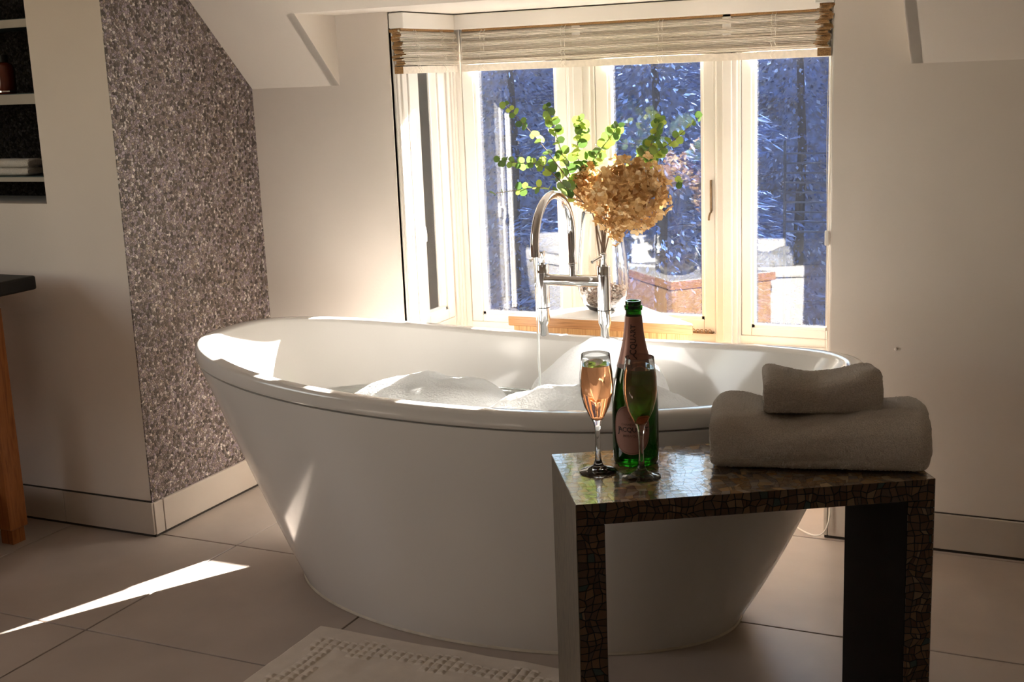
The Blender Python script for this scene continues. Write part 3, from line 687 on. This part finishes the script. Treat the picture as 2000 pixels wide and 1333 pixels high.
def lab(s, a): 
    c, q = math.cos(a), math.sin(a); n = 2.4
    return LRX*s*math.copysign(abs(c)**(2/n), c), LCZ+LRZ*s*math.copysign(abs(q)**(2/n), q)
grid_surface(bm, NA, NR+1, lambda i, j: wrap(*lab(max(j/NR, .001), 2*math.pi*i/NA), .0005), True); lb = wpart('label', bm, 'label', bo, True)
def ringmesh(s0, s1, ex):
    bm = bmesh.new(); grid_surface(bm, NA, 2, lambda i, j: wrap(*lab(s0 if j == 0 else s1, 2*math.pi*i/NA), ex), True); return bm
wpart('label_border', ringmesh(.93, .955, .0007), 'ink2', lb)
def text(body, size, place, name, m, parent, sx=1.0):
    cu = bpy.data.curves.new('t', 'FONT'); cu.body = body; cu.size = size; cu.align_x = 'CENTER'; cu.align_y = 'CENTER'; cu.resolution_u = 3; cu.offset = size*.022
    to = bpy.data.objects.new('t', cu); C.objects.link(to); dg = bpy.context.evaluated_depsgraph_get(); me = bpy.data.meshes.new_from_object(to.evaluated_get(dg))
    bpy.data.objects.remove(to); bm = bmesh.new(); bm.from_mesh(me); bpy.data.meshes.remove(me)
    bmesh.ops.triangulate(bm, faces=bm.faces)
    for v in bm.verts: v.co = place(v.co.x*sx, v.co.y)
    return wpart(name, bm, m, parent)
text('J', .0165, lambda x, y: wrap(x-.0245, LCZ-.001+y, .0009), 'lettering', 'ink', lb)
text('ACQUART', .0125, lambda x, y: wrap(x+.0045, LCZ+.0005+y, .0009), 'lettering', 'ink', lb, .98)
text('CHAMPAGNE', .0062, lambda x, y: wrap(x, LCZ+.0105+y, .0009), 'lettering', 'ink2', lb)
text('MOSAIQUE', .0062, lambda x, y: wrap(x, LCZ-.0115+y, .0009), 'lettering', 'ink2', lb)
def emblem():
    bm = bmesh.new(); pts = []
    for k in range(10):
        a = math.pi/2+k*math.pi/5; r = .0055 if k % 2 == 0 else .0024; pts.append(bm.verts.new(wrap(r*math.cos(a), LCZ+.022+r*math.sin(a), .0009)))
    bm.faces.new(pts); return bm
wpart('emblem', emblem(), 'foil', lb)
def neckplace(x, y):                    # lettering that climbs the neck
    z = .236+x; r = brad(z)+.0010; a = face+.15+(-y)/.019; return Vector((BX+r*math.cos(a), BY+r*math.sin(a), TZ+z))
text('JACQUART', .0135, neckplace, 'lettering', 'ink', fo)
def flute(x, y, lab, wine):
    f = root('champagne_flute', (x, y, TZ), lab, 'glass')
    o_ = [(0, 0), (.034, 0), (.0355, .0012), (.0345, .0025), (.022, .006), (.010, .013), (.0058, .024), (.0045, .045), (.0046, .070), (.0062, .088), (.0088, .098), (.0150, .110), (.0235, .128), (.0292, .150), (.0308, .168), (.0300, .190), (.0275, .212), (.0262, .2255)]
    i_ = [(.0254, .2258), (.0266, .212), (.0291, .190), (.0299, .168), (.0283, .150), (.0226, .129), (.0140, .1125), (.0070, .1035), (0, .1010)]
    bm = bmesh.new(); lathe(bm, o_+[(.0258, .2262)]+i_, x, y, TZ, 56); wpart('glass_body', bm, 'glass', f, True)
    lv = .206; p = []
    for r, z in i_[::-1]:
        if z < lv: p.append((r+(.0002 if r > 0 else 0), z-.0002))
    p.append((.0272, lv)); p.append((0, lv))
    bm = bmesh.new(); lathe(bm, p, x, y, TZ, 56); wpart('wine', bm, wine, f, True)
    return f
flute(-.834, 2.084, 'champagne flute of pink wine standing clear of the bottle', 'rose')
flute(-.748, 2.081, 'champagne flute of wine standing right before the bottle label', 'rose')

# ================================================================== TOWELS
def towel(name, c, L, D, Hh, ang, lab, seed, m='terry', z0=TZ, sag=.012, parts=True):
    r_ = root(name, (c[0], c[1], z0), lab, 'towel'); r_.rotation_euler = (0, 0, ang)
    def layer(zb, h, l, d, sd, nm, ox=0, oy=0):
        bm = bmesh.new(); nu, nv = 190, 130
        def fn(i, j):
            # cross-section (y,z): stadium with round front and rounder back; swept along x with rounded ends
            s = i/(nu-1); a = 2*math.pi*j/(nv-1)
            x = (s-.5)*l; ex = min(1, (min(s, 1-s)*l)/(h*.30)); e = math.sqrt(max(0, 1-(1-ex)**2)) if ex < 1 else 1
            n = 3.6; c_, s_ = math.cos(a), math.sin(a)
            y = .5*d*math.copysign(abs(c_)**(2/n), c_); z = .5*h*math.copysign(abs(s_)**(2/2.6), s_)
            k = .62+.38*e; y *= (.93+.07*e); z *= k
            q = Vector((x*9+sd, y*9, z*6)); wv = noise.noise(q)*.014+noise.noise(q*2.3)*.006
            up = max(0, z/(.5*h)); z = z+wv*up*1.1-sag*up*math.exp(-((x/l)/.22)**2)*(1 if sag else 0)
            y += noise.noise(q*1.4+Vector((5, 0, 0)))*.006; x += noise.noise(Vector((y*14, z*14, sd+s)))*.006
            f = .0020*noise.noise(Vector((x, y, z))*420+Vector((sd, 0, 0)))
            return (x+ox+f, y+oy+f, max(zb, zb+.5*h+z+f))
        V = grid_surface(bm, nu, nv, fn)
        bm.faces.new([v for v in V[0][:-1]]); bm.faces.new([v for v in V[-1][:-1]][::-1]); bmesh.ops.remove_doubles(bm, verts=bm.verts, dist=1e-5)
        return new(nm, tome(nm, bm, True), m, r_)
    layer(0, Hh*.56, L*.985, D*.97, seed+3, 'lower_fold', .0, .004); layer(Hh*.0+.004, Hh-.004, L, D, seed, 'upper_fold')
    return r_
a1 = math.radians(13)
tl = at_z(1393, 922, TZ); tr = at_z(1812, 934, TZ); md = (tl+tr)/2
a1 = math.atan2(tr.y-tl.y, tr.x-tl.x); L1 = (tr-tl).length; nrm = Vector((-math.sin(a1), math.cos(a1)))
D1 = .215; c1 = Vector((md.x, md.y))+nrm*(D1/2-.012)
towel('bath_towel', c1, L1+.012, D1, .112, a1, 'large folded beige terry towel lying on the mosaic table', 2)
c2 = Vector((c1.x, c1.y))+nrm*.002+Vector((math.cos(a1), math.sin(a1)))*.005
towel('hand_towel', c2, .210, .130, .078, a1+math.radians(1.5), 'small folded terry towel on top of the larger towel', 8, z0=TZ+.098, sag=.008)

# ================================================================== BATH MAT
mt = bmesh.new(); MX0, MX1, MY0, MY1 = -1.668, -.95, 1.80, 2.337
nu, nv = 330, 250
def matfn(i, j):
    s, t = i/(nu-1), j/(nv-1); x = MX0+(MX1-MX0)*s; y = MY0+(MY1-MY0)*t
    r = .018; cx = max(0, r-min(x-MX0, MX1-x)); cy = max(0, r-min(y-MY0, MY1-y))
    if cx > 0 and cy > 0:
        L = math.hypot(cx, cy)
        if L > r: x += (cx*(1-r/L))*(1 if x-MX0 < r else -1); y += (cy*(1-r/L))*(1 if y-MY0 < r else -1)
    ed = min(x-MX0, MX1-x, y-MY0, MY1-y); h = .0105+.0035*noise.noise(Vector((x*9, y*14, 3)))+.002*noise.noise(Vector((x*30, y*22, 1)))*min(1, ed*20)
    if ed < .006: h *= .55+.45*ed/.006
    # border of raised squares, three deep, with missing ones along both sides
    bx, by = min(x-MX0, MX1-x)-.062, min(y-MY0, MY1-y)-.062; p = .0215
    inner_ = min(bx, by)
    if inner_ > -p and inner_ < 3*p:
        ci, cj = math.floor((x-MX0-.062)/p), math.floor((y-MY0-.062)/p); fx, fy = ((x-MX0-.062)/p) % 1, ((y-MY0-.062)/p) % 1
        row = math.floor(inner_/p); keep = row in (0, 1) or (((ci+20)//3*5+(cj+20)//3*11) % 3 == (0 if row < 0 else 1))
        if keep:
            e = min(fx, 1-fx, fy, 1-fy); h += .0048*min(1, e/.24)
    return (x, y, max(.0015, h))
grid_surface(mt, nu, nv, matfn)
bd_ = [e for e in mt.edges if e.is_boundary]; ex = bmesh.ops.extrude_edge_only(mt, edges=bd_)
for v in [g for g in ex['geom'] if isinstance(g, bmesh.types.BMVert)]: v.co.z = .0005
bmt = wpart('bath_mat', mt, 'mat_cotton', None, True); tag(bmt, 'cream cotton bath mat with embossed squares on the floor', 'bath mat')

# ================================================================== VANITY, NICHE
vn = root('vanity_table', (-3.05, 2.2, 0), 'wooden vanity table with thick black stone top', 'table')
bxo('stone_top', (-3.65, -2.752, 1.75, 2.612, .746, .786), 'black_stone', vn, .006, 2)
for x0, y0 in ((-2.905, 2.49), (-2.905, 1.80), (-3.60, 2.49), (-3.60, 1.80)):
    bm = bmesh.new(); box(bm, x0, x0+.066, y0, y0+.066, .045, .70); bevel(bm, .004, 1); lg = wpart('leg', bm, 'vanity_wood', vn)
    bm = bmesh.new(); prism(bm, [(x0+.010, y0+.010), (x0+.056, y0+.010), (x0+.056, y0+.056), (x0+.010, y0+.056)], 2, 0, .046); wpart('foot', bm, 'vanity_wood', lg)
bxo('apron', (-3.58, -2.865, 1.83, 2.53, .60, .746), 'vanity_wood', vn, .002)
bxo('lower_shelf', (-3.58, -2.875, 1.83, 2.53, .14, .165), 'vanity_wood', vn, .002)
for k, (z0, z1, m) in enumerate(((1.477, 1.499, 'shelf'), (1.264, 1.292, 'shelf'), (1.043, 1.056, 'shelf'))):
    s = root('niche_shelf', (-3.3, YC+.11, z0), ['topmost shelf of the dark niche', 'middle shelf of the dark niche, holding an amber bottle', 'lowest shelf of the dark niche, holding small towels'][k], 'shelf', 'shelves in the dark niche')
    bxo('edge', (XL+.01, NX-.004, YC+.006, YC+.012, z0, z1), m, s); bxo('board', (XL+.01, NX-.004, YC+.012, YC+.219, z0+.002, z1+.002), 'shelf_teal', s)
for k, (dz, dx) in enumerate(((0, 0), (.024, .004))):
    bm = bmesh.new()
    def rolled(i, j, dz=dz, dx=dx):
        x = -3.02+.17*i/30+dx; a = 2*math.pi*j/24; n = noise.noise(Vector((x*30, a, dz*90)))*.002; e = min(1, min(i, 30-i)/3); e = .55+.45*math.sqrt(max(0, 1-(1-e)**2))
        return (x, YC+.055+.036*math.copysign(abs(math.cos(a))**.7, math.cos(a))*(.9+.1*e), 1.058+.0125+dz+(.0125*e)*math.copysign(abs(math.sin(a))**.7, math.sin(a))+n*.5)
    V = grid_surface(bm, 31, 25, rolled); bm.faces.new(V[0][:-1]); bm.faces.new(V[-1][:-1][::-1]); bmesh.ops.remove_doubles(bm, verts=bm.verts, dist=1e-5)
    o = wpart('face_towel', bm, 'terry_white', None, True); tag(o, ['lower of two small folded white towels on the niche shelf', 'upper of two small folded white towels on the niche shelf'][k], 'towel', 'small towels in the niche')
ab = root('toiletry_bottle', (-2.935, YC+.06, 1.294), 'dark amber toiletry bottle on the middle niche shelf', 'bottle')
bm = bmesh.new(); lathe(bm, [(0, 0), (.026, 0), (.028, .003), (.028, .075), (.022, .086), (.011, .092), (0, .092)], -2.935, YC+.06, 1.294, 32); wpart('bottle_body', bm, 'amber', ab, True)
bm = bmesh.new(); lathe(bm, [(0, .092), (.013, .092), (.013, .112), (0, .112)], -2.935, YC+.06, 1.294, 24); wpart('cap', bm, 'black_stone', ab, True)
bm = bmesh.new(); lathe(bm, [(.0283, 0.006), (.0286, .006), (.0286, .010), (.0283, .010)], -2.935, YC+.06, 1.294, 32, True); wpart('base_ring', bm, 'chrome', ab, True)
bm = bmesh.new(); tube(bm, smoothpath([(-.650, YB-.014, .30), (-.648, YB-.016, .12), (-.650, YB-.018, .06), (-.664, YB-.022, .02), (-.69, YB-.02, .008), (-.74, YB+.02, .006), (-.80, YB+.1, .006)], 8), .0022, 8)
cb = wpart('cable', bm, 'cord', None, True); tag(cb, 'thin white cable looping down to the floor behind the tub', 'cable')

wp = bmesh.new(); q_ = at_y(1750, 682, YB); lathe(wp, [(0, 0), (.004, 0), (.0045, .002), (.003, .006), (0, .007)], 0, 0, 0, 16)
for v in wp.verts: v.co = (q_.x+v.co.x, YB-v.co.z, q_.z+v.co.y)
wp = wpart('wall_hook', wp, 'white', None, True); tag(wp, 'tiny white peg fixed to the plain wall', 'hook')
bm = bmesh.new(); tube(bm, [(-1.307, TY-2*RA, .842), (-1.307, TY-2*RA, .80), (-1.307, TY-2*RA+.001, .70), (-1.307, TY-2*RA, .60), (-1.306, TY-2*RA, .47)], [.0070, .0045, .0036, .0032, .0030], 16)
wsm = wpart('water_stream', bm, 'water', None, True); tag(wsm, 'thin stream of clear water falling from the chrome spout', 'water')

# ================================================================== GARDEN
gr = struct(boxes('ground', [(-60, 60, 4.6, 90, -3.3, -3.0)], 'lawn'))
random.seed(77)
def tree(x, y, zt, rad, lab, n=11000, sz=.13, shape=.55, seed=0):
    random.seed(seed); r_ = root('conifer', (x, y, -3.0), lab, 'tree', 'trees beyond the window'); hgt = zt+3.0
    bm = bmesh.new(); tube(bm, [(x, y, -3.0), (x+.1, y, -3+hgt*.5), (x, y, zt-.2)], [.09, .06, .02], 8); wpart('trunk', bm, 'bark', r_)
    bm = bmesh.new()
    for k in range(n):
        f = random.random()**1.1; z = -2.7+f*(hgt-.3); R = rad*(1-f**1.4*shape)*(.75+.25*math.sin(f*40))+.1; a = random.random()*6.283
        R *= math.sqrt(random.uniform(.35, 1)); p = Vector((x+R*math.cos(a), y+R*math.sin(a), z-R*.18))
        d = Vector((math.cos(a), math.sin(a), random.uniform(-.7, .3))).normalized(); s = sz*random.uniform(.5, 1.2); t = d.cross(Vector((random.uniform(-1, 1), random.uniform(-1, 1), 1))).normalized()*s*.16
        v = [bm.verts.new(q) for q in (p-d*s*.5, p+t, p+d*s*.6, p-t)]; bm.faces.new(v)
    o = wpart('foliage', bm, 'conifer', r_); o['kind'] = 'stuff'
T_ = [(-8.3, 12.4, 3.0, 1.95, 'conifer with blue shade in its colour seen through the side and first panes'), (-8.1, 17.0, 3.6, 2.1, 'tall dense conifer behind the first window pane'), (-4.28, 12.4, 2.6, 1.95, 'drooping conifer with blue shade in its colour behind the middle pane'), (-3.85, 17.0, 3.4, 2.1, 'broad dark conifer behind the right-hand pane'), (-.25, 12.4, 2.8, 1.95, 'nearer dark conifer mostly hidden by the plain wall'), (-12.4, 17, 3.6, 2.1, 'far conifer glimpsed past the bay cheek'), (.45, 17, 3.2, 2.1, 'far conifer mostly hidden by the plain wall')]
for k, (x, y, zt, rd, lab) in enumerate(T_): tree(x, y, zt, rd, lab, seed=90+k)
hd = root('hedge', (-5, 19.5, -3.0), 'long dark hedge closing the garden behind the trees', 'hedge')
bm = bmesh.new()
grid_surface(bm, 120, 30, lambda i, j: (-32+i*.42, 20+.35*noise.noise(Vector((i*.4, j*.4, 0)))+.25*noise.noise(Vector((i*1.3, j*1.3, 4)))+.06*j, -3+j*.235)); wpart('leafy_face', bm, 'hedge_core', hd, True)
fn_ = root('slat_panel', (-1.75, 8.6, -3.0), 'thin dark fence panel before the trees', 'slatwork')  # row of thin slats on two posts, of no known kind
for q in range(9):
    a = at_y(1532, 300+q*19, 8.6); b = at_y(1650, 298+q*19, 8.6); bxo('slat', (a.x, b.x, 8.59, 8.61, a.z-.006, a.z+.006), 'slatwork', fn_)
a = at_y(1532, 290, 8.6); b = at_y(1650, 290, 8.6)
for xx in (a.x, b.x): bxo('post', (xx-.008, xx+.008, 8.61, 8.63, -3.0, a.z+.05), 'bark', fn_)
